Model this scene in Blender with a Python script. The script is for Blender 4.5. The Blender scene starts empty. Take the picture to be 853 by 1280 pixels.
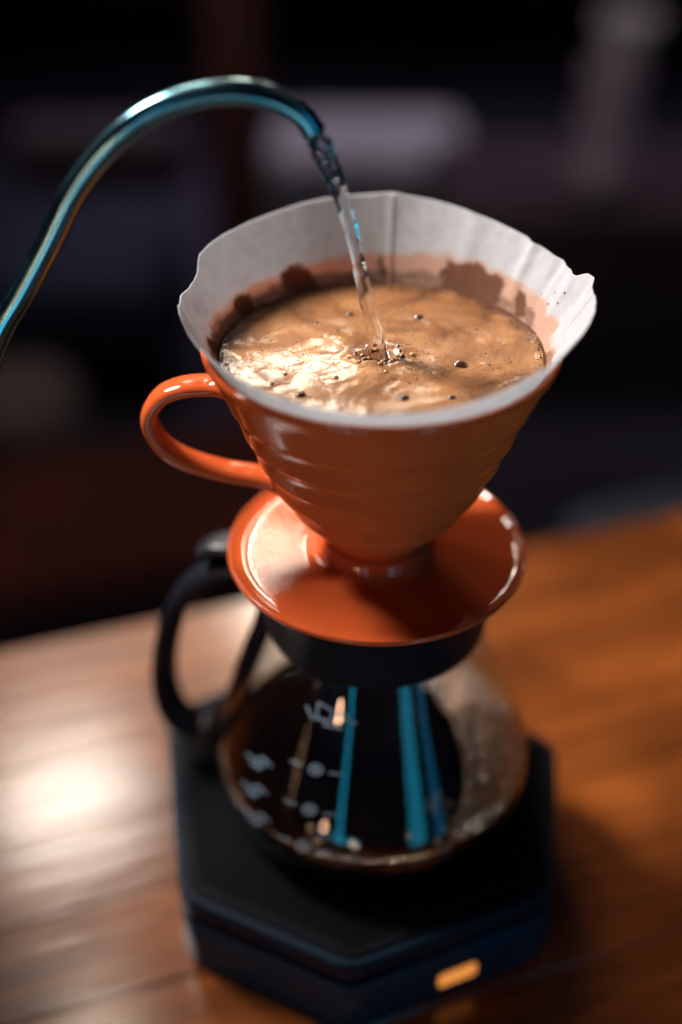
import bpy, bmesh, math, random
import numpy as np
from mathutils import Vector, noise
R = math.radians
rng = random.Random(4)

# ------------------------------------------------------------------ camera
CAM = Vector((-0.0133, -0.3381, 0.4165)); PITCH = R(35.19); FPX = 1415.0
cd = bpy.data.cameras.new('camera'); cam = bpy.data.objects.new('camera', cd)
scene = bpy.context.scene; col = scene.collection; col.objects.link(cam)
cam.location = CAM; cam.rotation_euler = (R(90) - PITCH, 0, 0)
cd.sensor_fit = 'VERTICAL'; cd.sensor_height = 36; cd.lens = FPX / 1280 * 36
cd.clip_start = 0.01; cd.clip_end = 50
cd.dof.use_dof = True; cd.dof.focus_distance = 0.372; cd.dof.aperture_fstop = cd.lens / 22.0
cd.dof.aperture_blades = 9
scene.camera = cam
# ------------------------------------------------------------------ world and lamps
w = bpy.data.worlds.new('World'); scene.world = w; w.use_nodes = True
w.node_tree.nodes['Background'].inputs[0].default_value = (0.09, 0.10, 0.20, 1)
w.node_tree.nodes['Background'].inputs[1].default_value = 0.12
vs = scene.view_settings; vs.view_transform = 'Standard'; vs.look = 'None'; vs.gamma = 1; vs.exposure = 0.0
scene.cycles.max_bounces = 10; scene.cycles.transmission_bounces = 8; scene.cycles.transparent_max_bounces = 16
scene.cycles.caustics_refractive = False; scene.cycles.caustics_reflective = False
scene.cycles.sample_clamp_indirect = 6
scene.cycles.use_denoising = True
scene.cycles.use_adaptive_sampling = False

def lamp(name, az, el, dist, sx, sy, power, color, target=(0, 0, 0.2), typ='AREA', spread=180):
    """az is degrees to the left of straight ahead (+y), el above the horizon, seen from target"""
    t = Vector(target); a, e = R(az), R(el)
    d = Vector((-math.sin(a) * math.cos(e), math.cos(a) * math.cos(e), math.sin(e)))
    l = bpy.data.lights.new(name, 'AREA'); l.energy = power; l.color = color
    l.shape = 'RECTANGLE'; l.size = sx; l.size_y = sy; l.spread = R(spread)
    if typ == 'BULB': l.shape = 'DISK'; l.size = sx
    o = bpy.data.objects.new(name, l); col.objects.link(o)
    o.location = t + d * dist; o.rotation_euler = (-d).to_track_quat('-Z', 'Y').to_euler()
    return o
lamp('window_light', 15, 31.5, 1.8, 0.72, 0.32, 2.0, (1.0, 0.86, 0.70))
lamp('bright_window_light', 25, 41.3, 1.8, 0.24, 0.16, 5.0, (1.0, 0.88, 0.76))
lamp('overhead_light', 68, 47, 1.0, 0.20, 0.20, 2.3, (1.0, 0.95, 0.91), (.05, .05, .18), spread=50)
lamp('door_light', 207, -6, 1.3, 0.22, 1.5, 3.1, (0.03, 0.50, 0.78), (0, 0, .06))
lamp('door_gap_light', 221, -6, 1.3, 0.14, 1.5, 0.9, (0.03, 0.40, 0.8), (0, 0, .06))
lamp('door_gap_light', 159, -6, 1.3, 0.06, 1.5, 1.3, (0.02, 0.55, .9), (0, 0, .06))
lamp('low_door_light', 158, -30, 1.2, 0.50, 0.35, 1.3, (0.10, 0.75, 1.0), (0, 0, .3))
lamp('room_light', -80, 62, 1.6, 0.9, 0.9, .5, (1.0, 0.62, 0.38))
lamp('back_fill_light', 0, 89, 2.6, 2.5, 1.6, 9, (0.95, 0.82, 1.0), (.2, 2.8, -.78), spread=60)  # added fill lamp without a known source, brightens the dark background
for az, el, s, p in [(6, 35.9, .035, .35), (2.4, 34.6, .04, .4), (1.6, 36.3, .03, .25), (7, 28, .07, 1.3), (2.5, 26, .06, 1.0), (-4, 25, .05, .6), (4, 29.6, .05, .7), (30, 55, .05, .7), (42, 62, .05, .6)]:
    lamp('pendant_bulb_light', az, el, 1.5, s, s, p, (1.0, 0.84, 0.66), typ='BULB')
for az, el, s, p in [(141, 2, .06, 1.2), (157, 3, .05, .5), (149, -8, .05, .7), (168, -15, .05, .6), (143, 13, .05, .9), (150, 9, .04, .5), (124, 0, .06, .6)]:
    lamp('counter_bulb_light', az, el, 1.5, s, s, p, (1.0, 0.56, 0.34), (0, 0, .06), typ='BULB')

# ------------------------------------------------------------------ pixel measurements -> points on planes
def ray(u, v):
    a = (u - 426.5) / FPX; b = -(v - 640) / FPX; c, s = math.cos(PITCH), math.sin(PITCH)
    return Vector((a, c + b * s, -s + b * c))
def on_z(u, v, z): d = ray(u, v); return CAM + d * ((z - CAM.z) / d.z)
def on_y(u, v, y): d = ray(u, v); return CAM + d * ((y - CAM.y) / d.y)

# ------------------------------------------------------------------ node helpers
def new_mat(name):
    m = bpy.data.materials.new(name); m.use_nodes = True
    nt = m.node_tree; return m, nt, nt.nodes['Principled BSDF']
def N(nt, t, **kw):
    n = nt.nodes.new(t)
    for k, v in kw.items():
        if k in n.inputs.keys(): n.inputs[k].default_value = v
        else: setattr(n, k, v)
    return n
def ramp(nt, src, stops):
    r = nt.nodes.new('ShaderNodeValToRGB'); e = r.color_ramp.elements
    while len(e) < len(stops): e.new(0.5)
    for i, (p, c) in enumerate(stops):
        e[i].position = p; e[i].color = (c if hasattr(c, '__len__') else (c, c, c)) + ((1,) if hasattr(c, '__len__') else (1,)) if not hasattr(c, '__len__') else tuple(c) + (1,)
    nt.links.new(src, r.inputs[0]); return r.outputs[0]
def coords(nt, kind='Object', scale=(1, 1, 1), rot=(0, 0, 0)):
    tc = N(nt, 'ShaderNodeTexCoord'); mp = N(nt, 'ShaderNodeMapping')
    mp.inputs['Scale'].default_value = scale; mp.inputs['Rotation'].default_value = rot
    nt.links.new(tc.outputs[kind], mp.inputs[0]); return mp.outputs[0]
def noise_tex(nt, vec, scale, detail=4, rough=.55, dist=0):
    n = N(nt, 'ShaderNodeTexNoise'); n.inputs['Scale'].default_value = scale; n.inputs['Detail'].default_value = detail
    n.inputs['Roughness'].default_value = rough; n.inputs['Distortion'].default_value = dist
    if vec: nt.links.new(vec, n.inputs['Vector'])
    return n.outputs[0]
def bump(nt, h, strength, dist, prev=None):
    b = N(nt, 'ShaderNodeBump'); b.inputs['Strength'].default_value = strength; b.inputs['Distance'].default_value = dist
    nt.links.new(h, b.inputs['Height'])
    if prev: nt.links.new(prev, b.inputs['Normal'])
    return b.outputs[0]
def mixc(nt, fac, a, b, mode='MIX'):
    m = N(nt, 'ShaderNodeMix', data_type='RGBA', blend_type=mode)
    for s, v in ((m.inputs[0], fac), (m.inputs[6], a), (m.inputs[7], b)):
        if hasattr(v, 'node') or isinstance(v, bpy.types.NodeSocket): nt.links.new(v, s)
        elif s == m.inputs[0]: s.default_value = v
        else: s.default_value = tuple(v) + (1,)
    return m.outputs[2]

def plain(name, c, rough=.5, metal=0, coat=0, spec=.5, nscale=0, namp=.15):
    m, nt, p = new_mat(name)
    p.inputs['Base Color'].default_value = tuple(c) + (1,); p.inputs['Roughness'].default_value = rough
    p.inputs['Metallic'].default_value = metal; p.inputs['Coat Weight'].default_value = coat
    p.inputs['Specular IOR Level'].default_value = spec
    if nscale:
        v = coords(nt); n = noise_tex(nt, v, nscale, 5)
        nt.links.new(ramp(nt, n, [(.3, tuple(x * (1 - namp) for x in c)), (.7, tuple(x * (1 + namp) for x in c))]), p.inputs['Base Color'])
        nt.links.new(ramp(nt, n, [(.3, max(rough - .06, .02)), (.7, rough + .06)]), p.inputs['Roughness'])
    return m

# ceramic
def ceramic():
    m, nt, p = new_mat('orange_glazed_ceramic')
    v = coords(nt)
    n = noise_tex(nt, v, 25, 4)
    nt.links.new(ramp(nt, n, [(.3, (.40, .066, .016)), (.7, (.48, .082, .021))]), p.inputs['Base Color'])
    p.inputs['Roughness'].default_value = .3; p.inputs['Specular IOR Level'].default_value = 0; p.inputs['Coat Weight'].default_value = .55; p.inputs['Coat Roughness'].default_value = .035
    p.inputs['Subsurface Weight'].default_value = .12; p.inputs['Subsurface Radius'].default_value = (1, .3, .1); p.inputs['Subsurface Scale'].default_value = .004
    n2 = noise_tex(nt, v, 90, 3)
    nt.links.new(bump(nt, n2, .05, .0006), p.inputs['Coat Normal'])
    nt.links.new(bump(nt, n2, .05, .0006), p.inputs['Normal'])
    return m
M_CER = ceramic()
M_STEEL = plain('brushed_steel', (.10, .22, .26), .2, 1, nscale=60, namp=.06)
M_BLACK = plain('black_plastic', (.005, .006, .010), .35, spec=.3, nscale=80)
M_COLLAR = plain('black_matte_plastic', (.003, .004, .008), .55, spec=.12, nscale=80)
M_TRAY = plain('dark_navy_plastic', (.002, .019, .043), .45, spec=.2, nscale=60)
M_TRAYDARK = plain('dark_navy_plate_plastic', (.0015, .009, .021), .5, spec=.12, nscale=60)
M_TRAYTOP = plain('black_rubber_top', (.0025, .0025, .004), .5, spec=.06, nscale=60)

def glass_mat():
    m, nt, p = new_mat('clear_glass'); nt.nodes.remove(p)
    out = [n for n in nt.nodes if n.type == 'OUTPUT_MATERIAL'][0]
    t = N(nt, 'ShaderNodeBsdfTransparent'); t.inputs[0].default_value = (.93, .95, .96, 1)
    g = N(nt, 'ShaderNodeBsdfGlossy'); g.inputs['Roughness'].default_value = .02
    f = N(nt, 'ShaderNodeLayerWeight'); f.inputs[0].default_value = .5; pw = N(nt, 'ShaderNodeMath', operation='POWER'); pw.inputs[1].default_value = 4.5
    nt.links.new(f.outputs['Facing'], pw.inputs[0])
    mx = N(nt, 'ShaderNodeMixShader')
    mul = N(nt, 'ShaderNodeMath', operation='MULTIPLY_ADD'); mul.inputs[1].default_value = .9; mul.inputs[2].default_value = .04; mul.use_clamp = True
    nt.links.new(pw.outputs[0], mul.inputs[0])
    nt.links.new(mul.outputs[0], mx.inputs[0]); nt.links.new(t.outputs[0], mx.inputs[1]); nt.links.new(g.outputs[0], mx.inputs[2])
    nt.links.new(mx.outputs[0], out.inputs[0]); return m
M_GLASS = glass_mat()

def water_mat():
    m, nt, p = new_mat('clear_water')
    p.inputs['Base Color'].default_value = (.97, .98, 1, 1); p.inputs['Roughness'].default_value = .0
    p.inputs['IOR'].default_value = 1.33; p.inputs['Transmission Weight'].default_value = 1
    return m
M_WATER = water_mat()

def crema_mat():
    m, nt, p = new_mat('coffee_crema')
    v = coords(nt)
    big = noise_tex(nt, v, 28, 6, .6, 1.6)
    c = ramp(nt, big, [(.32, (.070, .024, .008)), (.42, (.19, .075, .024)), (.54, (.29, .125, .043)), (.68, (.42, .20, .078))])
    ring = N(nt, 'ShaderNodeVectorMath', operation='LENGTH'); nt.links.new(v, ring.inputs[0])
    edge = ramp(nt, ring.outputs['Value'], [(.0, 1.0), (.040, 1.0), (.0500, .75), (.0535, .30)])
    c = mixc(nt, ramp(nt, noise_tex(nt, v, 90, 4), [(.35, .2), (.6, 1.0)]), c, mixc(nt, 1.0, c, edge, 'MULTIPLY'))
    # swirls of darker liquid showing between the foam
    wv = noise_tex(nt, v, 55, 8, .7, 3.5)
    c = mixc(nt, ramp(nt, wv, [(.56, 0.0), (.68, .7)]), c, (.10, .038, .016))
    # small bubbles
    vo = N(nt, 'ShaderNodeTexVoronoi'); vo.inputs['Scale'].default_value = 900; nt.links.new(v, vo.inputs['Vector'])
    dots = ramp(nt, vo.outputs['Distance'], [(.12, 1.0), (.30, 0.0)])
    sel = ramp(nt, noise_tex(nt, v, 130, 3), [(.46, 0.0), (.58, 1.0)])
    dm = N(nt, 'ShaderNodeMath', operation='MULTIPLY'); nt.links.new(dots, dm.inputs[0]); nt.links.new(sel, dm.inputs[1])
    c = mixc(nt, dm.outputs[0], c, (.030, .010, .005))
    nt.links.new(c, p.inputs['Base Color'])
    p.inputs['Roughness'].default_value = .6; p.inputs['Specular IOR Level'].default_value = .15; p.inputs['Coat Weight'].default_value = .65; p.inputs['Coat Roughness'].default_value = .085
    h1 = noise_tex(nt, v, 75, 2, .45, .2); h2 = noise_tex(nt, v, 800, 3, .6)
    vb = N(nt, 'ShaderNodeTexVoronoi'); vb.inputs['Scale'].default_value = 1500; nt.links.new(v, vb.inputs['Vector'])
    b = bump(nt, h1, .42, .0022); b = bump(nt, h2, .45, .0003, b); b = bump(nt, vb.outputs['Distance'], .25, .0003, b); b = bump(nt, dm.outputs[0], .5, .0004, b)
    nt.links.new(b, p.inputs['Normal'])
    nt.links.new(bump(nt, noise_tex(nt, v, 320, 4, .6), .32, .0007, bump(nt, h1, .60, .0022)), p.inputs['Coat Normal'])
    return m
M_CREMA = crema_mat()

def foam_mat():
    m, nt, p = new_mat('bubbly_coffee_foam')
    v = coords(nt)
    vo = N(nt, 'ShaderNodeTexVoronoi', feature='DISTANCE_TO_EDGE'); vo.inputs['Scale'].default_value = 260; nt.links.new(v, vo.inputs['Vector'])
    n = noise_tex(nt, v, 90, 5)
    c = ramp(nt, n, [(.34, (.040, .016, .007)), (.5, (.16, .078, .036)), (.68, (.40, .22, .115))])
    nt.links.new(c, p.inputs['Base Color']); p.inputs['Roughness'].default_value = .22; p.inputs['Coat Weight'].default_value = .6
    nt.links.new(bump(nt, vo.outputs['Distance'], 1.0, .002, bump(nt, n, .6, .003)), p.inputs['Normal'])
    return m
M_FOAM = foam_mat()
M_COFFEE = plain('black_coffee', (.0015, .0007, .0005), .03, spec=.4)
M_BUBBLE = plain('dark_bubble', (.05, .018, .009), .06, coat=1)

def paper_mat():
    m, nt, p = new_mat('white_filter_paper'); out = [n for n in nt.nodes if n.type == 'OUTPUT_MATERIAL'][0]
    v = coords(nt)
    n = noise_tex(nt, v, 260, 6, .7)
    dry = ramp(nt, n, [(.3, (.66, .66, .68)), (.7, (.79, .79, .80))])
    at = N(nt, 'ShaderNodeAttribute', attribute_name='stain')
    sep = N(nt, 'ShaderNodeSeparateColor'); nt.links.new(at.outputs['Color'], sep.inputs[0])
    n3 = noise_tex(nt, v, 160, 6, .65)
    def edge(sock, lo, hi):       # ragged edge of a stain
        a = N(nt, 'ShaderNodeMath', operation='MULTIPLY_ADD'); nt.links.new(n3, a.inputs[0]); a.inputs[1].default_value = .5; nt.links.new(sock, a.inputs[2])
        return ramp(nt, a.outputs[0], [(lo, 0.0), (hi, 1.0)])
    wet = mixc(nt, edge(sep.outputs[0], .55, .95), dry, (.74, .50, .38))
    c = mixc(nt, edge(sep.outputs[1], .50, .95), wet, mixc(nt, n3, (.16, .06, .030), (.34, .15, .085)))
    nt.links.new(c, p.inputs['Base Color']); p.inputs['Roughness'].default_value = .75; p.inputs['Specular IOR Level'].default_value = .25
    b = bump(nt, n, .35, .0004); nt.links.new(b, p.inputs['Normal'])
    tr = N(nt, 'ShaderNodeBsdfTranslucent'); nt.links.new(c, tr.inputs[0]); mx = N(nt, 'ShaderNodeMixShader'); mx.inputs[0].default_value = .62
    nt.links.new(p.outputs[0], mx.inputs[1]); nt.links.new(tr.outputs[0], mx.inputs[2]); nt.links.new(mx.outputs[0], out.inputs[0])
    return m
M_PAPER = paper_mat()

GRAIN = R(19)
def wood_mat(name, tint):
    m, nt, p = new_mat(name)
    g = N(nt, 'ShaderNodeNewGeometry'); mp = N(nt, 'ShaderNodeMapping', vector_type='TEXTURE')
    mp.inputs['Rotation'].default_value = (0, 0, GRAIN); nt.links.new(g.outputs['Position'], mp.inputs[0])
    oi = N(nt, 'ShaderNodeObjectInfo')
    ad = N(nt, 'ShaderNodeVectorMath', operation='MULTIPLY_ADD'); nt.links.new(oi.outputs['Random'], ad.inputs[0]); ad.inputs[1].default_value = (3, 7, 2); nt.links.new(mp.outputs[0], ad.inputs[2])
    s = N(nt, 'ShaderNodeVectorMath', operation='MULTIPLY'); nt.links.new(ad.outputs[0], s.inputs[0]); s.inputs[1].default_value = (1, 9, 9)
    v = s.outputs[0]
    n = noise_tex(nt, v, 7, 8, .62, .8)
    f = noise_tex(nt, v, 60, 6, .7)
    c = ramp(nt, n, [(.30, tuple(t * .40 for t in tint)), (.45, tuple(t * .75 for t in tint)), (.58, tint), (.75, tuple(min(t * 1.35, 1) for t in tint))])
    c = mixc(nt, ramp(nt, f, [(.5, 0.0), (.75, .5)]), c, tuple(t * .35 for t in tint))
    k = noise_tex(nt, mp.outputs[0], 9, 3, .5)
    c = mixc(nt, ramp(nt, k, [(.48, 0.0), (.64, .75)]), c, tuple(t * .38 for t in tint))
    vr = N(nt, 'ShaderNodeMapRange'); vr.inputs[3].default_value = .88; vr.inputs[4].default_value = 1.08; nt.links.new(oi.outputs['Random'], vr.inputs[0])
    hs = N(nt, 'ShaderNodeHueSaturation'); nt.links.new(vr.outputs[0], hs.inputs['Value']); nt.links.new(c, hs.inputs['Color'])
    nt.links.new(hs.outputs[0], p.inputs['Base Color'])
    nt.links.new(ramp(nt, n, [(.3, .30), (.7, .44)]), p.inputs['Roughness'])
    nt.links.new(bump(nt, f, .25, .0006, bump(nt, n, .25, .0015)), p.inputs['Normal'])
    p.inputs['Specular IOR Level'].default_value = 0; p.inputs['Coat Weight'].default_value = 1; p.inputs['Coat IOR'].default_value = 1.6; p.inputs['Coat Roughness'].default_value = .17
    nt.links.new(bump(nt, noise_tex(nt, v, 12, 4), .13, .002), p.inputs['Coat Normal'])
    return m
M_WOOD = wood_mat('warm_oiled_wood', (.23, .060, .011))
M_DARKWOOD = wood_mat('dark_red_wood', (.10, .025, .014))

# ------------------------------------------------------------------ mesh helpers
FLAT = [False]
def link(name, bm, mat, parent=None, smooth=True):
    me = bpy.data.meshes.new(name); bmesh.ops.recalc_face_normals(bm, faces=bm.faces[:]); bm.to_mesh(me); bm.free()
    if smooth: me.shade_smooth()
    for pl in me.polygons:
        if len(pl.vertices) > 4 or FLAT[0]: pl.use_smooth = False
    me.materials.append(mat); o = bpy.data.objects.new(name, me); col.objects.link(o)
    if parent: o.parent = parent
    return o
def tag(o, label=None, cat=None, group=None, kind=None):
    for k, v in (('label', label), ('category', cat), ('group', group), ('kind', kind)):
        if v: o[k] = v
    return o
def empty(name, loc, label, cat, group=None):
    o = bpy.data.objects.new(name, None); col.objects.link(o); o.location = loc; o.empty_display_size = .02
    return tag(o, label, cat, group)
def put(o, root):                # keep world-space mesh data in place under a moved Empty
    o.parent = root; o.data.transform(__import__('mathutils').Matrix.Translation(-root.location)); return o

def catmull(pts, n=8):
    P = [Vector(p) for p in pts]; P = [P[0] * 2 - P[1]] + P + [P[-1] * 2 - P[-2]]; out = []
    for i in range(1, len(P) - 2):
        for k in range(n):
            t = k / n; a, b, c, d = P[i - 1:i + 3]
            out.append(.5 * ((2 * b) + (c - a) * t + (2 * a - 5 * b + 4 * c - d) * t * t + (3 * b - a - 3 * c + d) * t ** 3))
    out.append(P[-2]); return out
def lathe(prof, seg=128, closed=False, dr=None):
    bm = bmesh.new(); rings = []
    for (r, z) in prof:
        if r < 1e-6: rings.append([bm.verts.new((0, 0, z))]); continue
        rings.append([bm.verts.new((r * math.cos(2 * math.pi * i / seg), r * math.sin(2 * math.pi * i / seg), z)) for i in range(seg)])
    pairs = list(zip(rings, rings[1:])) + ([(rings[-1], rings[0])] if closed else [])
    for a, b in pairs:
        for i in range(seg):
            j = (i + 1) % seg
            if len(a) == 1 and len(b) == 1: continue
            if len(a) == 1: bm.faces.new((a[0], b[i], b[j]))
            elif len(b) == 1: bm.faces.new((a[i], a[j], b[0]))
            else: bm.faces.new((a[i], a[j], b[j], b[i]))
    return bm
def smooth_prof(pts, n=6): return [(p.x, p.y) for p in catmull([(a, b, 0) for a, b in pts], n)]
def tube(pts, rad, side=None, seg=24, caps=True, squash=None, power=1.0, bm=None):
    """rad(t)->(a,b): a along the in-plane normal, b along `side`"""
    bm = bm or bmesh.new(); n = len(pts); rings = []
    for i, p in enumerate(pts):
        tan = (pts[min(i + 1, n - 1)] - pts[max(i - 1, 0)]).normalized()
        sd = Vector(side) if side is not None else Vector((0, 1, 0))
        nr = tan.cross(sd).normalized(); sd = nr.cross(tan).normalized()
        a, b = rad(i / (n - 1)); ring = []
        for k in range(seg):
            th = 2 * math.pi * k / seg; c, s = math.cos(th), math.sin(th)
            c = math.copysign(abs(c) ** power, c); s = math.copysign(abs(s) ** power, s)
            ring.append(bm.verts.new(p + nr * (a * c) + sd * (b * s)))
        rings.append(ring)
    for A, B in zip(rings, rings[1:]):
        for k in range(seg): j = (k + 1) % seg; bm.faces.new((A[k], A[j], B[j], B[k]))
    if caps: bm.faces.new(rings[0]); bm.faces.new(rings[-1][::-1])
    return bm
def prism(poly, z0, z1, bev=0, seg=3):
    bm = bmesh.new(); lo = [bm.verts.new((x, y, z0)) for x, y in poly]; hi = [bm.verts.new((x, y, z1)) for x, y in poly]
    n = len(poly); bm.faces.new(lo[::-1]); bm.faces.new(hi)
    for i in range(n): j = (i + 1) % n; bm.faces.new((lo[i], lo[j], hi[j], hi[i]))
    if bev: bmesh.ops.bevel(bm, geom=bm.edges[:], offset=bev, segments=seg, affect='EDGES', profile=.5)
    return bm
def box(x0, x1, y0, y1, z0, z1, bev=0): return prism([(x0, y0), (x1, y0), (x1, y1), (x0, y1)], z0, z1, bev)
def flat(o):
    o.data.shade_flat(); return o

# ================================================================== ROOM
FL = -0.78
bm = bmesh.new(); v = [bm.verts.new(p) for p in ((-6, -3, FL), (6, -3, FL), (6, 7, FL), (-6, 7, FL))]; bm.faces.new(v)
fm = plain('dark_floor', (.026, .022, .036), .75, spec=.12, nscale=1.2, namp=.5)
tag(link('floor', bm, fm), kind='structure')
bm = box(-6, 6, 5.2, 5.3, FL, 2.4)
tag(link('wall', bm, plain('dark_wall', (.05, .055, .10), .8, nscale=1.5, namp=.4)), kind='structure')

# dark furniture of the room behind the table
def room_box(name, label, cat, corners, y0, y1, base, mat, bev=.02):
    """corners: (u0, v_top, u1, v_bot) measured on the front plane y0"""
    u0, vt, u1, vb = corners
    a = on_y(u0, vt, y0); b = on_y(u1, vb, y0)
    z1, z0 = a.z, (b.z if base is None else base)
    xa, xb = on_y(u0, (vt + vb) / 2, y0).x, on_y(u1, (vt + vb) / 2, y0).x
    return xa, xb, z0, z1

# grey padded stool
g = on_y(470, 192, 2.4)
t = empty('stool', (g.x, 2.6, FL), 'blurred pale grey padded stool on the dark floor behind the filter cone', 'stool')
put(link('seat', box(g.x - .27, g.x + .24, 2.4, 2.8, g.z - .30, g.z, .05), plain('grey_fabric', (.26, .25, .26), .9, nscale=8)), t)
for dx in (-.22, .19):
    for dy in (2.45, 2.75):
        put(link('leg', box(g.x + dx - .02, g.x + dx + .02, dy - .02, dy + .02, FL, g.z - .28, .004), M_BLACK), t)
# red brown chair leg / post
g = on_y(292, 100, 1.9)
t = tag(link('post', box(g.x - .055, g.x + .055, 1.88, 1.98, FL, .25, .01), plain('reddish_wood', (.08, .016, .009), .7, nscale=12, namp=.4)),
        'blurred red brown wooden post behind the kettle spout', 'post')
# navy armchair at left
g = on_y(100, 330, 1.7)
t = empty('armchair', (g.x, 1.9, FL), 'blurred dark navy armchair in the room at the left behind the spout', 'armchair')
mn = plain('navy_fabric', (.012, .018, .045), .85, nscale=10)
put(link('seat', box(g.x - .22, g.x + .16, 1.68, 2.1, g.z - .22, g.z - .02, .05), mn), t)
put(link('backrest', box(g.x - .22, g.x + .16, 2.1, 2.2, g.z - .02, g.z + .14, .04), plain('brown_fabric', (.07, .048, .058), .85, nscale=10)), t)
for dx in (-.19, .13):
    for dy in (1.72, 2.15):
        put(link('leg', box(g.x + dx - .02, g.x + dx + .02, dy - .02, dy + .02, FL, g.z - .22, .004), M_BLACK), t)
# pinkish crate at left
g = on_y(40, 500, 1.15)
t = tag(link('cushion', box(g.x - .16, g.x + .05, 1.1, 1.35, FL, g.z, .08), plain('dusty_pink_fabric', (.07, .045, .05), .9, nscale=14)),
        'blurred dusty pink cushion low at the left beyond the table', 'cushion')
# cabinet and stacked cups at right
g = on_y(770, 250, 1.9)
cb = tag(link('cabinet', box(g.x - .35, g.x + .8, 1.8, 2.3, FL, g.z, .01), plain('dark_cabinet', (.045, .028, .036), .8, spec=.15, nscale=5, namp=.4)),
         'blurred dark low cabinet at the right under the pale stacked bowls', 'cabinet')
bowlp = [(.0, 0), (.03, 0), (.035, .008), (.055, .035), (.060, .062), (.056, .062), (.051, .035), (.0, .012)]
lab = ['topmost and brightest pale bowl of the blurred stack at the upper right', 'second bowl from the top of the blurred stack at the upper right',
       'third bowl from the top of the blurred stack at the upper right', 'lowest bowl of the blurred stack at the upper right']
mb = [plain('beige_bowl_glaze', (.75, .68, .64), .35), plain('brown_bowl_glaze', (.7, .55, .58), .4)]
for i, (u, vv) in enumerate([(785, 42), (770, 100), (760, 160), (750, 222)]):
    q = on_y(u, vv, 1.95)
    b = link('bowl', lathe(smooth_prof(bowlp, 4), 40), mb[0 if i == 0 else 1]); b.location = (q.x, 1.95, q.z - .035)
    tag(b, lab[i], 'bowl', 'pale bowls stacked at the back right')
# bench behind the table
TZ = -.009
e0, e1 = on_z(0, 815, TZ), on_z(853, 640, TZ)
ud = (e1 - e0).normalized(); un = Vector((-ud.y, ud.x, 0))
def along(s, n, z): return Vector((e0.x, e0.y, 0)) + ud * s + un * n + Vector((0, 0, z))
def slab(name, s0, s1, n0, n1, z0, z1, mat, bev=.004):
    P = [along(s, n, 0) for s, n in ((s0, n0), (s1, n0), (s1, n1), (s0, n1))]
    FLAT[0] = True; o = link(name, prism([(p.x, p.y) for p in P], z0, z1, bev, 1), mat); FLAT[0] = False; return o
tag(slab('bench', -.9, .40, .34, .6, FL, -.24, plain('dark_red_paint', (.030, .006, .005), .9, spec=.1, nscale=7, namp=.4), .02), 'blurred dark red wooden bench beyond the left table edge', 'bench')
tag(slab('bench_cushion', .42, 1.3, .06, .16, FL, -.09, plain('dark_blue_fabric', (.004, .007, .018), .9, nscale=9), .03), 'blurred dark blue seat cushion beyond the right table edge', 'cushion')

# ================================================================== TABLE (planks laid along the far edge)
PW = .0452; NROW = 10
tbl = empty('table', along(.3, -.4, -.78), 'warm brown wooden table of long planks under the coffee maker', 'table')
rowmesh = {}
for r_ in range(NROW):
    s = -.95 + rng.uniform(-.25, 0)
    while s < 1.45:
        L = rng.uniform(.75, 1.1); s1 = min(s + L, 1.5)
        o = slab('plank', s + .0002, s1 - .0002, -(r_ + 1) * PW + .00025, -r_ * PW - .00025, -.041, TZ - .00001 - rng.uniform(0, .0002), M_WOOD, .0004)
        o.location = tbl.location * -1; o.parent = tbl
        s += L
o = slab('apron', -.9, 1.4, -NROW * PW + .05, -.05, -.10, -.0415, M_DARKWOOD); put(o, tbl)
for s_, n_ in ((-.85, -.08), (1.35, -.08), (-.85, -NROW * PW + .08), (1.35, -NROW * PW + .08)):
    put(slab('leg', s_ - .03, s_ + .03, n_ - .03, n_ + .03, FL, -.1005, M_DARKWOOD), tbl)

# ================================================================== STAND (six-sided base)
ZB = .036
hexa = [(-.010, -.0925), (.0715, -.0585), (.0845, .020), (-.003, .097), (-.0955, .040), (-.0775, -.0600)]
def inset(poly, d):
    c = Vector((sum(p[0] for p in poly) / 6, sum(p[1] for p in poly) / 6)); return [tuple(c + (Vector(p) - c) * (1 - d / (Vector(p) - c).length)) for p in poly]
def hexprism(poly, z0, z1, rc, be):
    bm = bmesh.new(); P = []
    n = len(poly)                     # rounded corners
    for i in range(n):
        a, b, c = Vector(poly[i - 1]), Vector(poly[i]), Vector(poly[(i + 1) % n])
        u, w_ = (a - b).normalized() * rc, (c - b).normalized() * rc
        for k in range(7):
            t_ = k / 6; P.append((b + u) * (1 - t_) ** 2 + b * 2 * t_ * (1 - t_) + (b + w_) * t_ ** 2)
    rings = []
    c = sum(P, Vector((0, 0))) / len(P)
    for (dz, di) in [(z0, be), (z0 + be, 0), (z1 - be, 0), (z1 - be * .3, be * .3), (z1, be)]:
        rings.append([bm.verts.new((*(p + (c - p).normalized() * di), dz)) for p in P])
    m = len(P)
    for A, B in zip(rings, rings[1:]):
        for i in range(m): j = (i + 1) % m; bm.faces.new((A[i], A[j], B[j], B[i]))
    bm.faces.new(rings[0][::-1]); bm.faces.new(rings[-1]); return bm
st = empty('coffee_stand', (0, 0, 0), 'dark navy six-sided electric base with orange indicator under the glass carafe', 'base')
put(link('body', hexprism(hexa, TZ, .0205, .008, .0015), M_TRAY), st)
put(link('gap_band', hexprism(inset(hexa, .003), .0204, .0246, .007, .0002), M_BLACK), st)
put(link('top_plate', hexprism(hexa, .0245, ZB - .0012, .008, .0014), M_TRAYDARK), st)
mat_top = put(link('rubber_mat', hexprism(inset(hexa, .004), ZB - .0013, ZB, .006, .0003), M_TRAYTOP), st)
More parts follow.
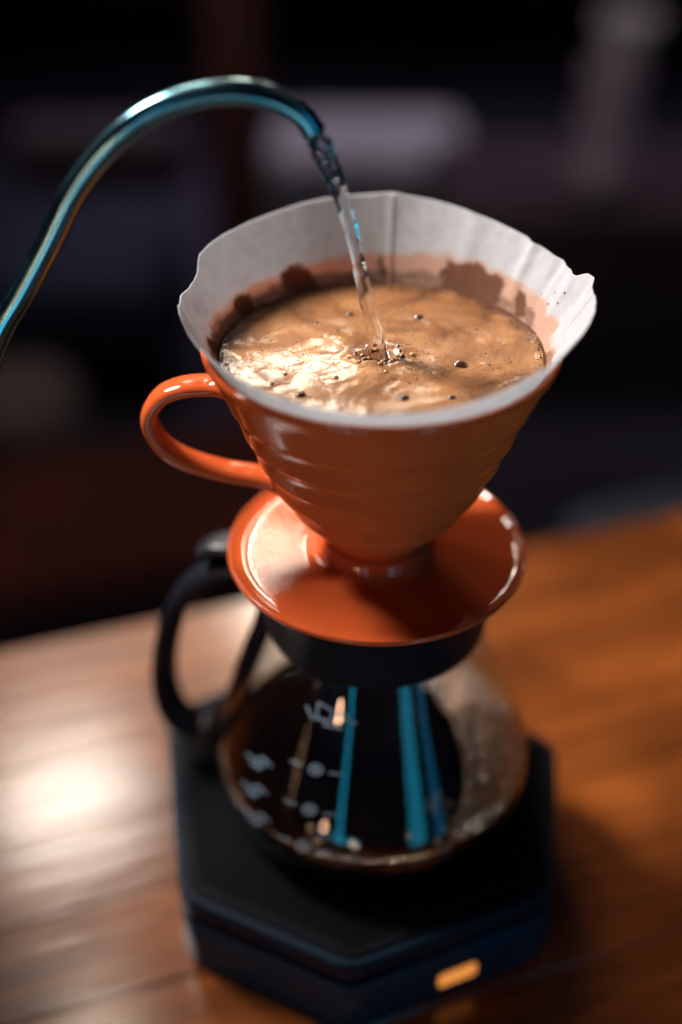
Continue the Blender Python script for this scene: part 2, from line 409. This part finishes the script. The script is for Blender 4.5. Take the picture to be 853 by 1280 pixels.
# fine ribs moulded in the mat, parallel to the front right side
A, B = Vector(hexa[0]), Vector(hexa[1]); du = (B - A).normalized(); dn = Vector((-du.y, du.x))
bm = bmesh.new(); hi = inset(hexa, .009)
def clip(o_, d_):
    ts = []
    for i in range(6):
        p, q = Vector(hi[i]), Vector(hi[(i + 1) % 6]); e = q - p; den = d_.x * e.y - d_.y * e.x
        if abs(den) < 1e-9: continue
        w_ = p - o_; t_ = (w_.x * e.y - w_.y * e.x) / den; s_ = (w_.x * d_.y - w_.y * d_.x) / den
        if 0 <= s_ <= 1: ts.append(t_)
    return (min(ts), max(ts)) if len(ts) >= 2 else None
k = 0
while k < 75:
    o_ = A + dn * (.006 + k * .0026); c_ = clip(o_, du); k += 1
    if not c_ or c_[1] - c_[0] < .004: continue
    a, b = o_ + du * c_[0], o_ + du * c_[1]; h = dn * .0006
    vs_ = [bm.verts.new((*(a - h), ZB - .0002)), bm.verts.new((*(b - h), ZB - .0002)), bm.verts.new((*(b + h), ZB - .0002)), bm.verts.new((*(a + h), ZB - .0002)),
           bm.verts.new((*a, ZB + .0007)), bm.verts.new((*b, ZB + .0007))]
    bm.faces.new((vs_[0], vs_[1], vs_[5], vs_[4])); bm.faces.new((vs_[2], vs_[3], vs_[4], vs_[5])); bm.faces.new((vs_[0], vs_[4], vs_[3])); bm.faces.new((vs_[1], vs_[2], vs_[5]))
tag(put(link('rib', bm, M_TRAYTOP, smooth=False), st), kind='stuff')
# orange indicator on the front right face
m, nt, p = new_mat('orange_indicator'); p.inputs['Base Color'].default_value = (.8, .28, .06, 1); p.inputs['Roughness'].default_value = .4
p.inputs['Emission Color'].default_value = (1.0, .34, .07, 1); p.inputs['Emission Strength'].default_value = .75; M_LED = m
fn = Vector((du.y, -du.x, 0)); dU = Vector((du.x, du.y, 0)); ip = None
d_ = ray(572, 1218); den = d_.dot(fn); A3 = Vector((A.x, A.y, 0)); ip = CAM + d_ * ((A3 - CAM).dot(fn) / den)
bm = bmesh.new(); ring = []
for (sx, sy) in ((1, 1), (-1, 1), (-1, -1), (1, -1)):
    for k in range(6):
        th = R(90) * k / 5 + {(1, 1): 0, (-1, 1): R(90), (-1, -1): R(180), (1, -1): R(270)}[(sx, sy)]
        ring.append(((.0085 - .0022) * sx + .0022 * math.cos(th), (.0040 - .0022) * sy + .0022 * math.sin(th)))
zc = ip.z
f0 = [bm.verts.new(Vector((ip.x, ip.y, 0)) + dU * a + Vector((0, 0, zc + b)) - fn * .0005) for a, b in ring]
f1 = [bm.verts.new(Vector((ip.x, ip.y, 0)) + dU * a + Vector((0, 0, zc + b)) + fn * .0004) for a, b in ring]
for i in range(len(ring)): j = (i + 1) % len(ring); bm.faces.new((f0[i], f0[j], f1[j], f1[i]))
bm.faces.new(f1)
put(link('indicator_light', bm, M_LED, smooth=False), st)
print('indicator z', zc)

# ================================================================== CARAFE
car = empty('carafe', (0, 0, ZB + .001), 'round glass carafe of black coffee with black handle and collar below the orange dripper', 'carafe')
ZG = ZB + .001
gp = [(.0, .0012), (.030, .0010), (.050, 0), (.0580, .0022), (.0630, .0075), (.0655, .0150), (.0658, .0210), (.0642, .0310), (.0600, .0420), (.0540, .0560), (.0475, .0720), (.0425, .0870), (.0395, .0960), (.0385, .1080)]
outer = smooth_prof(gp[1:], 5)
T_ = .0013
def off(prof, d):
    out = []
    for i, (r, z) in enumerate(prof):
        a = Vector(prof[max(i - 1, 0)]); b = Vector(prof[min(i + 1, len(prof) - 1)]); t_ = (b - a).normalized(); n_ = Vector((-t_.y, t_.x))
        out.append((max(r + n_.x * d, .0), z + n_.y * d))
    return out
inner = off(outer, T_)
prof = [(0, outer[0][1])] + outer + inner[::-1] + [(0, inner[0][1])]
body = link('glass_body', lathe(prof, 128), M_GLASS, car)
def r_in(z):
    for (r0, z0), (r1, z1) in zip(inner, inner[1:]):
        if z0 <= z <= z1 and z > .002: return r0 + (r1 - r0) * (z - z0) / max(z1 - z0, 1e-9)
    return inner[0][0]
LV = .0225
cp = [(0, .0026), (.040, .0028)] + [(r - .0004, z) for r, z in inner if .0035 < z < LV] + [(r_in(LV) - .0004, LV), (r_in(LV) - .0010, LV - .0006), (r_in(LV) - .0022, LV - .0010), (r_in(LV) - .0030, LV - .0010), (.030, LV - .0010), (0, LV - .0010)]
link('coffee', lathe(cp, 96), M_COFFEE, car)
# foam: thin ring all round, broad crescent at the right
bm = bmesh.new(); SEG, RAD = 220, 22; rows = []
for i in range(SEG):
    th = 2 * math.pi * i / SEG; dg = math.degrees(th)
    dd = abs((dg - 12 + 180) % 360 - 180)
    wd = .0022 + .0250 * max(0, 1 - (dd / 76) ** 2) ** .8 + .0012 * noise.noise(Vector((math.cos(th) * 6, math.sin(th) * 6, 1)))
    if 150 < dg < 250: wd *= .6
    row = []
    for k in range(RAD):
        t_ = k / (RAD - 1); r = r_in(LV) - .0006 - wd * t_
        p = Vector((r * math.cos(th), r * math.sin(th), 0))
        h = (.0016 * min(1, wd / .006) * (1 - t_) ** .5 + .0011 * abs(noise.noise(p * 340)) * min(1, wd / .006)) * (1 if t_ < .98 else 0) - (.0012 if t_ > .98 else 0)
        row.append(bm.verts.new((p.x, p.y, LV + h)))
    rows.append(row)
for i in range(SEG):
    a, b = rows[i], rows[(i + 1) % SEG]
    for k in range(RAD - 1): bm.faces.new((a[k], b[k], b[k + 1], a[k + 1]))
link('foam', bm, M_FOAM, car)
# larger bubbles on the foam edge
bm = bmesh.new(); bmesh.ops.create_icosphere(bm, subdivisions=2, radius=1); bub0 = link('foam_bubble', bm, plain('shiny_foam_bubble', (.30, .18, .10), .05, coat=1), car)
spots = [(a, .0565 + rng.uniform(-.003, .003), rng.uniform(.0008, .0016)) for a in (-118, -112, -98, -76, -66, -60, -56, -52, -46, -41, -36)]
spots += [(rng.uniform(-60, 75), .0635 - .023 * rng.random() ** 1.3, rng.uniform(.0005, .0017)) for _ in range(130)]
for i, (a, r, s) in enumerate(spots):
    o = bub0 if i == 0 else bub0.copy()
    if i: col.objects.link(o); o.parent = car
    o.location = (r * math.cos(R(a)), r * math.sin(R(a)), LV + .0012); o.scale = (s, s, s)
# collar
ZC = ZG
zc0, zc1 = .1295 - ZG, .1560 - ZG
cpf = [(.0405, zc0), (.0424, zc0 + .0006), (.0430, zc0 + .003), (.0435, zc1 - .005), (.0450, zc1 - .002), (.0448, zc1), (.0400, zc1), (.0395, zc1 - .004), (.0390, zc0 + .001)]
link('collar', lathe(cpf, 128, closed=True), M_COLLAR, car)
# handle: closed loop strap in a vertical plane
PH = R(168); hu = Vector((math.cos(PH), math.sin(PH), 0)); hn = Vector((-math.sin(PH), math.cos(PH), 0))
hp = [(.036, .1475), (.050, .1470), (.0600, .1440), (.0700, .1365), (.0800, .1235), (.0868, .1040), (.0910, .0800), (.0890, .0600), (.0790, .0505), (.0690, .0520), (.0620, .0640), (.0560, .0850), (.0500, .1040), (.0445, .1200), (.0415, .1330)]
pts = [hu * r + Vector((0, 0, z - ZG)) for r, z in hp]
link('handle', tube(catmull(pts, 8), lambda t: (.0040 + .0006 * math.sin(t * math.pi), .0084), side=hn, seg=28, power=.75), M_BLACK, car)
link('thumb_rest', tube(catmull([hu * r + Vector((0, 0, z - ZG)) for r, z in [(.043, .1520), (.054, .1545), (.063, .1535), (.069, .1490)]], 6), lambda t: (.0030, .0085 * (1 - .35 * t)), side=hn, seg=24, power=.7), plain('thumb_rest_plastic', (.008, .008, .011), .42, spec=.3), car)  # even black, slightly lighter and rougher than the handle plastic

# printed scale marks on the glass
def on_glass(u, v, lift=.00025):
    d = ray(u, v); best = None
    o_ = CAM - car.location
    t0, t1 = .25, .60; prev = None
    def rout(z):
        for (r0, z0), (r1, z1) in zip(outer, outer[1:]):
            if z0 <= z <= z1: return r0 + (r1 - r0) * (z - z0) / max(z1 - z0, 1e-9)
        return None
    for i in range(1400):
        t_ = t0 + (t1 - t0) * i / 1400; P = o_ + d * t_; rr = rout(P.z)
        if rr is None: continue
        if math.hypot(P.x, P.y) < rr + lift: return P
    return None
M_PRINT = plain('pale_blue_grey_print', (.16, .24, .30), .5)
def decal(strokes, name, width=1.6, dot=None):
    """strokes: lists of picture points laid as thin ribbons on the glass"""
    bm = bmesh.new()
    for st_ in strokes:
        P = [on_glass(*q) for q in st_]
        if any(p is None for p in P): continue
        n = len(P); L = []
        for i, p in enumerate(P):
            t_ = (P[min(i + 1, n - 1)] - P[max(i - 1, 0)]).normalized(); nn = Vector((p.x, p.y, .02)).normalized(); sd = t_.cross(nn).normalized() * (width / 2 / 2900)
            L.append((bm.verts.new(p + sd), bm.verts.new(p - sd)))
        for a, b in zip(L, L[1:]): bm.faces.new((a[0], a[1], b[1], b[0]))
    return link(name, bm, M_PRINT, car)
def ringpx(cx, cy, rx, ry, n=20): return [(cx + rx * math.cos(2 * math.pi * i / n), cy + ry * math.sin(2 * math.pi * i / n)) for i in range(n + 1)]
def seg_px(a, b, n=6): return [(a[0] + (b[0] - a[0]) * i / n, a[1] + (b[1] - a[1]) * i / n) for i in range(n + 1)]
for (cx, cy), da, db in [((395, 962), (-24, -9), (24, 5)), ((387, 1012), (-24, -10), (25, 6)), ((380, 1057), (-23, -9), (25, 7))]:
    decal([ringpx(cx, cy, 8, 6), ringpx(cx, cy, 3, 2, 10), seg_px((cx + da[0] - 8, cy + da[1] - 2), (cx + da[0] + 7, cy + da[1] + 3)), seg_px((cx + db[0] - 8, cy + db[1] - 1), (cx + db[0] + 8, cy + db[1] + 1))], 'scale_mark', 2.4)
for cx, cy in [(324, 950), (318, 985), (322, 1020)]:
    decal([seg_px((cx - 16, cy - 8), (cx - 2, cy + 2)), seg_px((cx - 12, cy + 2), (cx + 2, cy + 12)), seg_px((cx + 4, cy - 4), (cx + 16, cy + 8)), ringpx(cx + 2, cy + 3, 6, 5)], 'scale_mark', 2.0)
decal([seg_px((383, 882), (392, 900)), seg_px((398, 878), (396, 898)), seg_px((398, 878), (416, 888)), seg_px((396, 898), (414, 902)), seg_px((416, 888), (414, 902)),
       seg_px((420, 892), (436, 896)), seg_px((404, 906), (428, 911)), seg_px((430, 900), (446, 904))], 'logo_print', 2.8)

# ================================================================== DRIPPER
ZR = .248
dr = empty('coffee_dripper', (0, 0, ZR - .088), 'glossy orange ceramic pour over dripper with handle and round saucer on the carafe', 'dripper')
zo = .088   # rim height above the dripper origin
bo = [(.0185, -.0785), (.0205, -.0760), (.0255, -.0700)]
for z_, r_ in ((-.060, .0328), (-.050, .0390), (-.040, .0434), (-.029, .0478), (-.017, .0524)):
    bo += [(r_ - .0024, z_ - .0042), (r_ - .0004, z_ - .0008), (r_ + .00005, z_ + .0004)]
bo += [(.0572, -.0050), (.0588, -.0025), (.0595, -.0008), (.0593, .0006), (.0582, .0010), (.0573, .0001)]
prof = smooth_prof(bo, 4)
prof = prof + [(.0568, -.002), (.0300, -.052), (.0120, -.0830)]
prof = [(r, z + zo) for r, z in prof]
link('bowl', lathe([(.0150, -.0835 + zo), (.0152, -.0815 + zo)] + prof + [], 160, closed=True), M_CER, dr)
so = [(.0120, -.0825), (.0165, -.0790), (.0195, -.0800), (.0212, -.0838), (.0235, -.0855), (.0320, -.0858), (.0430, -.0858), (.0505, -.0856), (.0532, -.0848), (.0547, -.0840), (.0554, -.0850), (.0545, -.0866), (.0500, -.0880), (.0430, -.0890), (.0385, -.0895)]
sp = smooth_prof(so, 5) + [(.0380, -.0905), (.0350, -.0980), (.0330, -.0980), (.0330, -.0900), (.0120, -.0895)]
link('saucer', lathe([(r, z + zo) for r, z in sp], 160, closed=True), M_CER, dr)
hp = [(-.0520, -.0165), (-.0580, -.0172), (-.0666, -.0180), (-.0745, -.0215), (-.0795, -.0300), (-.0765, -.0400), (-.0690, -.0465), (-.0560, -.0515), (-.0430, -.0540), (-.0330, -.0560)]
def hr(t):
    k = max(0, (abs(t - .5) * 2 - .72) / .28); return (.0029 + .0018 * k ** 2, .0058 + .0030 * k ** 2)
link('handle', tube(catmull([(x, 0, z + zo) for x, z in hp], 8), hr, side=(0, 1, 0), seg=32, power=.9), M_CER, dr)

# ================================================================== PAPER FILTER
HT = [(0, .0188), (4, .0195), (7.5, .0192), (10.6, .0170), (17, .0166), (27, .0173), (37, .0183), (48, .0197), (60, .0214), (71, .0228), (79.5, .0236), (84.5, .0245), (86, .0246), (95, .0240), (105, .0236), (115, .0227), (127, .0214),
      (140, .0202), (150, .0195), (156.5, .0186), (159, .0172), (162, .0150), (166, .0136), (171, .0133), (176, .0145), (180, .0153), (184, .0150), (195, .0135), (205, .0127), (218, .0112), (234, .0082), (250, .0069), (265, .0058), (280, .0067), (294, .0080), (306, .0108), (317, .0136), (330, .0160), (345, .0178), (360, .0188)]
hx = np.array([a for a, b in HT]); hy = np.array([b for a, b in HT])
RP0, KP = .0566, .55
LIQ = -.0050
def cone_hit(u, v, far=True):
    d = ray(u, v); C = CAM - Vector((0, 0, ZR)); rr = RP0 + KP * C.z
    a = d.x ** 2 + d.y ** 2 - (KP * d.z) ** 2; b = 2 * (C.x * d.x + C.y * d.y - KP * d.z * rr); c = C.x ** 2 + C.y ** 2 - rr * rr
    D = max(b * b - 4 * a * c, 0) ** .5; ts = sorted(((-b - D) / (2 * a), (-b + D) / (2 * a))); P = C + d * (ts[1] if far else ts[0])
    return math.degrees(math.atan2(P.y, P.x)) % 360, P.z
wetline = sorted(cone_hit(*q) for q in [(258, 402), (275, 388), (300, 368), (345, 345), (380, 333), (420, 322), (455, 317), (490, 316), (540, 318), (580, 325), (620, 338), (650, 352), (672, 372), (690, 392), (700, 405)])
wx = np.array([a for a, b in wetline]); wy = np.array([b for a, b in wetline])
# dark grounds left on the wall: polygons measured on the picture -> (angle, height)
polys = [[(556, 326), (590, 330), (628, 347), (624, 392), (590, 372), (552, 362)], [(647, 362), (660, 366), (656, 400), (642, 395)],
         [(345, 344), (368, 334), (388, 332), (396, 350), (410, 362), (380, 372), (352, 362)], [(292, 372), (305, 367), (318, 380), (322, 392), (300, 400), (290, 388)],
         [(258, 424), (268, 422), (282, 436), (278, 448), (264, 440)], [(474, 318), (484, 316), (487, 352), (470, 350)], [(430, 345), (445, 335), (470, 346), (470, 360), (430, 358)], [(670, 395), (684, 405), (692, 430), (680, 440), (668, 415)]]
polys = [[cone_hit(*q) for q in pl] for pl in polys]
PWGT = [.95, .9, .75, .75, .75, .7, .6, .5]
boxes = [(min(a for a, b in pl) - 2, max(a for a, b in pl) + 2) for pl in polys]
def inside(pl, a, h):
    c = False; n = len(pl)
    for i in range(n):
        (x0, y0), (x1, y1) = pl[i], pl[i - 1]
        if (y0 > h) != (y1 > h) and a < (x1 - x0) * (h - y0) / (y1 - y0) + x0: c = not c
    return c
fl = empty('paper_filter', (0, 0, ZR), 'white cone paper filter standing above the orange bowl rim, stained brown inside', 'filter')
NA, NH = 900, 84; ZLOW = -.075
top = np.interp(np.arange(NA) * 360 / NA, hx, hy)
def paper_pos(a, z):
    th = R(a); r = RP0 + KP * z
    up = max(0, z) / .02
    w_ = .0009 * noise.noise(Vector((math.cos(th) * 2.1, math.sin(th) * 2.1, 3))) * up
    for c_, wd, am in ((86, 1.2, -.0001), (35, 2.2, -.0010), (22, 2.0, .0009), (12, 2.5, -.0012), (4, 3, .0012), (170, 6, .0008), (58, 3, -.0005), (318, 5, .0006), (250, 6, .0005)):
        dd = (a - c_ + 180) % 360 - 180; w_ += am * math.exp(-(dd / wd) ** 2) * min(1, max(0, (z + .004) / .015))
    w_ += .00018 * noise.noise(Vector((math.cos(th) * 14, math.sin(th) * 14, z * 60))) * min(1, up)
    if z < 0: w_ = min(w_, 0)
    if a > 185 and a < 355 and z > 0: w_ += .0006 * min(1, up * 1.5)      # the front leans on the bowl lip
    return Vector(((r + w_) * math.cos(th), (r + w_) * math.sin(th), z))
bm = bmesh.new(); lay = bm.verts.layers.float_color.new('stain'); grid = []
for i in range(NA):
    a = i * 360 / NA; rowv = []
    jag = .00012 * noise.noise(Vector((math.cos(R(a)) * 60, math.sin(R(a)) * 60, 0)))
    for k in range(NH):
        t_ = k / (NH - 1)
        z = (top[i] + jag) - (top[i] + jag + .012) * (t_ / .8) if t_ <= .8 else -.012 + (ZLOW + .012) * ((t_ - .8) / .2)
        vv = bm.verts.new(paper_pos(a, z)); rowv.append(vv)
        th_ = R(a); q_ = Vector((math.cos(th_) * 9, math.sin(th_) * 9, z * 200)); az_, zz_ = a + 2.6 * noise.noise(q_) + 1.2 * noise.noise(q_ * 3), z + .0016 * noise.noise(q_ + Vector((9, 0, 0))) + .0006 * noise.noise(q_ * 4)
        line = np.interp(a, wx, wy) if wx[0] <= a <= wx[-1] else -.0005
        wet = min(1, max(0, .5 + (line - zz_ * 1.0 + .0012 * noise.noise(q_ * .45)) / .0055))
        g_ = 0
        for pi, pl in enumerate(polys):
            if a < boxes[pi][0] or a > boxes[pi][1]: continue
            g_ = max(g_, PWGT[pi] * sum(inside(pl, az_ + da, zz_ + dz) for da in (-1, 0, 1) for dz in (-.0007, 0, .0007)) / 9)
        if z < LIQ + .0010: g_ = max(g_, .8)
        vv[lay] = (wet, g_, 0, 1)
    grid.append(rowv)
for i in range(NA):
    A_, B_ = grid[i], grid[(i + 1) % NA]
    for k in range(NH - 1): bm.faces.new((A_[k], A_[k + 1], B_[k + 1], B_[k]))
pc = put(link('paper_cone', bm, M_PAPER), fl); 
pc.data.transform(__import__('mathutils').Matrix.Translation((0, 0, ZR)))
sm = pc.modifiers.new('thickness', 'SOLIDIFY'); sm.thickness = .00022; sm.offset = 0
# pressed seam strip at the back of the cone
bm = bmesh.new(); lay = bm.verts.layers.float_color.new('stain'); L = []
for k in range(30):
    z = .0243 - .030 * k / 29; q = []
    for a in (84.7, 85.0, 85.3, 85.6):
        p = paper_pos(a, z); s_ = 1 - .00024 / math.hypot(p.x, p.y); vv = bm.verts.new((p.x * s_, p.y * s_, z)); line = np.interp(a, wx, wy); vv[lay] = (min(1, max(0, .5 + (line - z) / .0045)), 0, 0, 1); q.append(vv)
    L.append(q)
for a, b in zip(L, L[1:]):
    for j in range(3): bm.faces.new((a[j], a[j + 1], b[j + 1], b[j]))
s_ = link('seam', bm, M_PAPER, fl); sm = s_.modifiers.new('thickness', 'SOLIDIFY'); sm.thickness = .0002; sm.offset = 0

# ================================================================== COFFEE IN THE FILTER
cf = empty('brewing_coffee', (0, 0, ZR + LIQ), 'light brown foamy coffee filling the paper filter under the water stream', 'coffee')
bm = bmesh.new(); NR, NS = 150, 420; rings = []
RL = RP0 + KP * LIQ - .0003
ix, iy = on_z(473, 447, ZR + LIQ).x, on_z(473, 447, ZR + LIQ).y
def surf(x, y):
    p = Vector((x, y, 0)); r = math.hypot(x, y)
    h = .0014 * noise.noise(p * 45 + Vector((3, 0, 0))) + .00012 * noise.noise(p * 110)
    d = math.hypot((x - ix) * .8, (y - iy) * 1.25)
    h += -.0042 * math.exp(-(d / .0036) ** 2) + .0012 * math.exp(-((d - .0068) / .0026) ** 2) * (.7 + 1.3 * noise.noise(Vector(((x - ix) * 160, (y - iy) * 160, 2))))
    h += (.0003 + .0009 * noise.noise(p * 170)) * max(0, (r - RL + .003) / .003)
    return h * (1 if r < RL - .0005 else 1)
for i in range(1, NR + 1):
    r = RL * (i / NR); rings.append([bm.verts.new((r * math.cos(2 * math.pi * k / NS), r * math.sin(2 * math.pi * k / NS), surf(r * math.cos(2 * math.pi * k / NS), r * math.sin(2 * math.pi * k / NS)))) for k in range(NS)])
c0 = bm.verts.new((0, 0, surf(0, 0)))
for k in range(NS): bm.faces.new((c0, rings[0][k], rings[0][(k + 1) % NS]))
for A_, B_ in zip(rings, rings[1:]):
    for k in range(NS): j = (k + 1) % NS; bm.faces.new((A_[k], B_[k], B_[j], A_[j]))
low = [bm.verts.new(((RL - .012) * math.cos(2 * math.pi * k / NS), (RL - .012) * math.sin(2 * math.pi * k / NS), -.022)) for k in range(NS)]
for k in range(NS): j = (k + 1) % NS; bm.faces.new((rings[-1][k], low[k], low[j], rings[-1][j]))
link('crema', bm, M_CREMA, cf)
bm = bmesh.new(); bmesh.ops.create_icosphere(bm, subdivisions=3, radius=1); bub = link('bubble', bm, M_BUBBLE, cf)
bm = bmesh.new(); bmesh.ops.create_icosphere(bm, subdivisions=2, radius=1); clr_o = link('bubble', bm, plain('pale_foam_bubble', (.40, .20, .09), .08, coat=1), cf); clr = clr_o.data
clr_o.location = (ix + .006, iy - .003, surf(ix + .006, iy - .003)); clr_o.scale = (.0009, .0009, .0007)
big = [(524, 397, .0016), (575, 457, .0021), (505, 497, .0016), (565, 497, .0013), (376, 492, .0016), (462, 432, .0014), (438, 394, .0010), (420, 474, .0009), (356, 466, .0008), (650, 400, .0006), (503, 383, .0007), (596, 411, .0006), (396, 404, .0006), (340, 478, .0008), (456, 445, .0012), (612, 455, .0005)]
for i, (u, v_, s) in enumerate(big):
    q = on_z(u, v_, ZR + LIQ); o = bub if i == 0 else bub.copy()
    if i: col.objects.link(o); o.parent = cf
    o.location = (q.x, q.y, surf(q.x, q.y) + .0000); o.scale = (s * 1.15, s, s * .62)
# fine bubbles nobody would count, mostly in patches and along the wall
bm = bmesh.new(); cnt = 0
while cnt < 2600:
    r = RL * math.sqrt(rng.random()); a = rng.uniform(0, 2 * math.pi)
    if rng.random() < .35: r = RL - abs(rng.gauss(0, .0016)) - .0006
    x, y = r * math.cos(a), r * math.sin(a)
    if rng.random() > .12 + 1.6 * max(0, noise.noise(Vector((x, y, 5)) * 60)) + (.5 if r > RL - .003 else 0): continue
    s = rng.uniform(.00014, .00034) * (1.7 if rng.random() < .08 else 1)
    z = surf(x, y); vs_ = []
    for k in range(6): vs_.append(bm.verts.new((x + s * math.cos(k * 1.047), y + s * math.sin(k * 1.047), z)))
    t_ = bm.verts.new((x, y, z + s * .7)); 
    for k in range(6): bm.faces.new((vs_[k], vs_[(k + 1) % 6], t_))
    cnt += 1
tag(link('fine_bubble', bm, M_BUBBLE, cf), kind='stuff')
# churned bubbles where the water lands
for i in range(46):
    a_ = rng.uniform(0, 2 * math.pi); rr_ = .0028 + abs(rng.gauss(0, .0030)); x_, y_ = ix + rr_ * 1.25 * math.cos(a_), iy + rr_ * math.sin(a_) - .0004; sz = rng.uniform(.00025, .00095)
    o = bub.copy(); col.objects.link(o); o.parent = cf; o.location = (x_, y_, surf(x_, y_) + sz * .15); o.scale = (sz, sz, sz * .75)
    if rng.random() < .45: o.data = clr
# splashed grounds on the paper wall
for u_, v_ in [(694, 366), (700, 379), (686, 380), (709, 366), (640, 392), (676, 368)]:
    a_, h_ = cone_hit(u_, v_); p_ = paper_pos(a_, h_)
    bm = bmesh.new(); bmesh.ops.create_icosphere(bm, subdivisions=2, radius=rng.uniform(.00025, .00045)); o = link('coffee_speck', bm, M_BUBBLE, fl); o.location = p_ * .9975
# ================================================================== KETTLE (gooseneck spout; the body stands outside the picture)
sp_px = [(0, 414), (28, 366), (60, 306), (95, 236), (140, 179), (190, 141), (245, 121), (300, 115), (345, 124), (378, 143), (394, 166)]
P = [on_y(u, v_, 0) for u, v_ in sp_px]
pre = [Vector((-.232, 0, ZR - .062)), Vector((-.200, 0, ZR - .066)), Vector((-.172, 0, ZR - .058)), Vector((-.150, 0, ZR - .040)), Vector((-.137, 0, ZR - .020))]
path = catmull(pre + P, 10)
kt = empty('kettle', (-.30, 0, ZR - .10), 'slim steel gooseneck kettle spout arching in from the left and pouring water', 'kettle')
npth = len(path)
def sr(t):
    u = max(0, t - .25) / .75; r = .0075 * (1 - t / .25) + .0046 * (t / .25) if t < .25 else .0046 - .0011 * u ** .8
    return (r, r)
put(link('spout', tube(path, sr, side=(0, 1, 0), seg=32, caps=False), M_STEEL), kt)
tip = path[-1]; tdir = (path[-1] - path[-2]).normalized()
lip = [tip - tdir * .0012, tip - tdir * .0004, tip, tip - tdir * .0008, tip - tdir * .010]
rl = [.0035, .0038, .0035, .0031, .0029]
bm = tube(lip, lambda t: (rl[round(t * 4)],) * 2, side=(0, 1, 0), seg=32, caps=False); put(link('spout_lip', bm, M_STEEL), kt)
kz = -.10 + .10
kp = [(0, 0), (.068, 0), (.072, .003), (.0715, .02), (.062, .085), (.054, .115), (.052, .118), (.049, .118), (0, .118)]
link('body', lathe(smooth_prof(kp[1:], 4) + [(0, .118)], 96), M_STEEL, kt)
link('lid', lathe([(0, .1185), (.051, .1185), (.052, .121), (.040, .127), (0, .129)], 64), M_STEEL, kt)
link('knob', lathe([(0, .1292), (.006, .1292), (.007, .136), (.012, .142), (.011, .150), (0, .152)], 40), M_BLACK, kt)
link('handle', tube(catmull([(-.050, 0, .105), (-.085, 0, .118), (-.118, 0, .100), (-.122, 0, .06), (-.112, 0, .02)], 8), lambda t: (.006, .009), side=(0, 1, 0), seg=24), M_BLACK, kt)

# ================================================================== WATER STREAM
spx = [(393, 163), (403, 185), (414, 210), (424, 238), (434, 270), (443, 302), (450, 333), (458, 366), (466, 402), (472, 436), (474, 450)]
P = catmull([on_y(u, v_, 0) + Vector((0, (iy) * i / 10, 0)) for i, (u, v_) in enumerate(spx)], 16)
bm = bmesh.new(); rings = []; n = len(P); SG = 28
for i, p in enumerate(P):
    t_ = i / (n - 1); tan = (P[min(i + 1, n - 1)] - P[max(i - 1, 0)]).normalized(); sd = Vector((0, 1, 0)); nr = tan.cross(sd).normalized(); sd = nr.cross(tan)
    base = .0029 * (1 - t_) ** 1 + .0019 * t_ + .0008 * max(0, t_ - .85) / .15
    tw = t_ * 3.5; el = .30 + .12 * math.sin(t_ * 9)
    ring = []
    for k in range(SG):
        th = 2 * math.pi * k / SG
        r = base * (1 + el * math.cos(2 * (th - tw)) * .7 + .17 * noise.noise(Vector((math.cos(th) * 1.2, math.sin(th) * 1.2, t_ * 20))) + .07 * math.cos(3 * th + t_ * 14))
        if t_ < .04: r = min(r, .0028)
        ring.append(bm.verts.new(p + nr * r * math.cos(th) + sd * r * math.sin(th)))
    rings.append(ring)
for A_, B_ in zip(rings, rings[1:]):
    for k in range(SG): j = (k + 1) % SG; bm.faces.new((A_[k], A_[j], B_[j], B_[k]))
bm.faces.new(rings[0]); bm.faces.new(rings[-1][::-1])
tag(link('water_stream', bm, M_WATER), 'clear twisting stream of water falling from the spout tip into the foam', 'water')
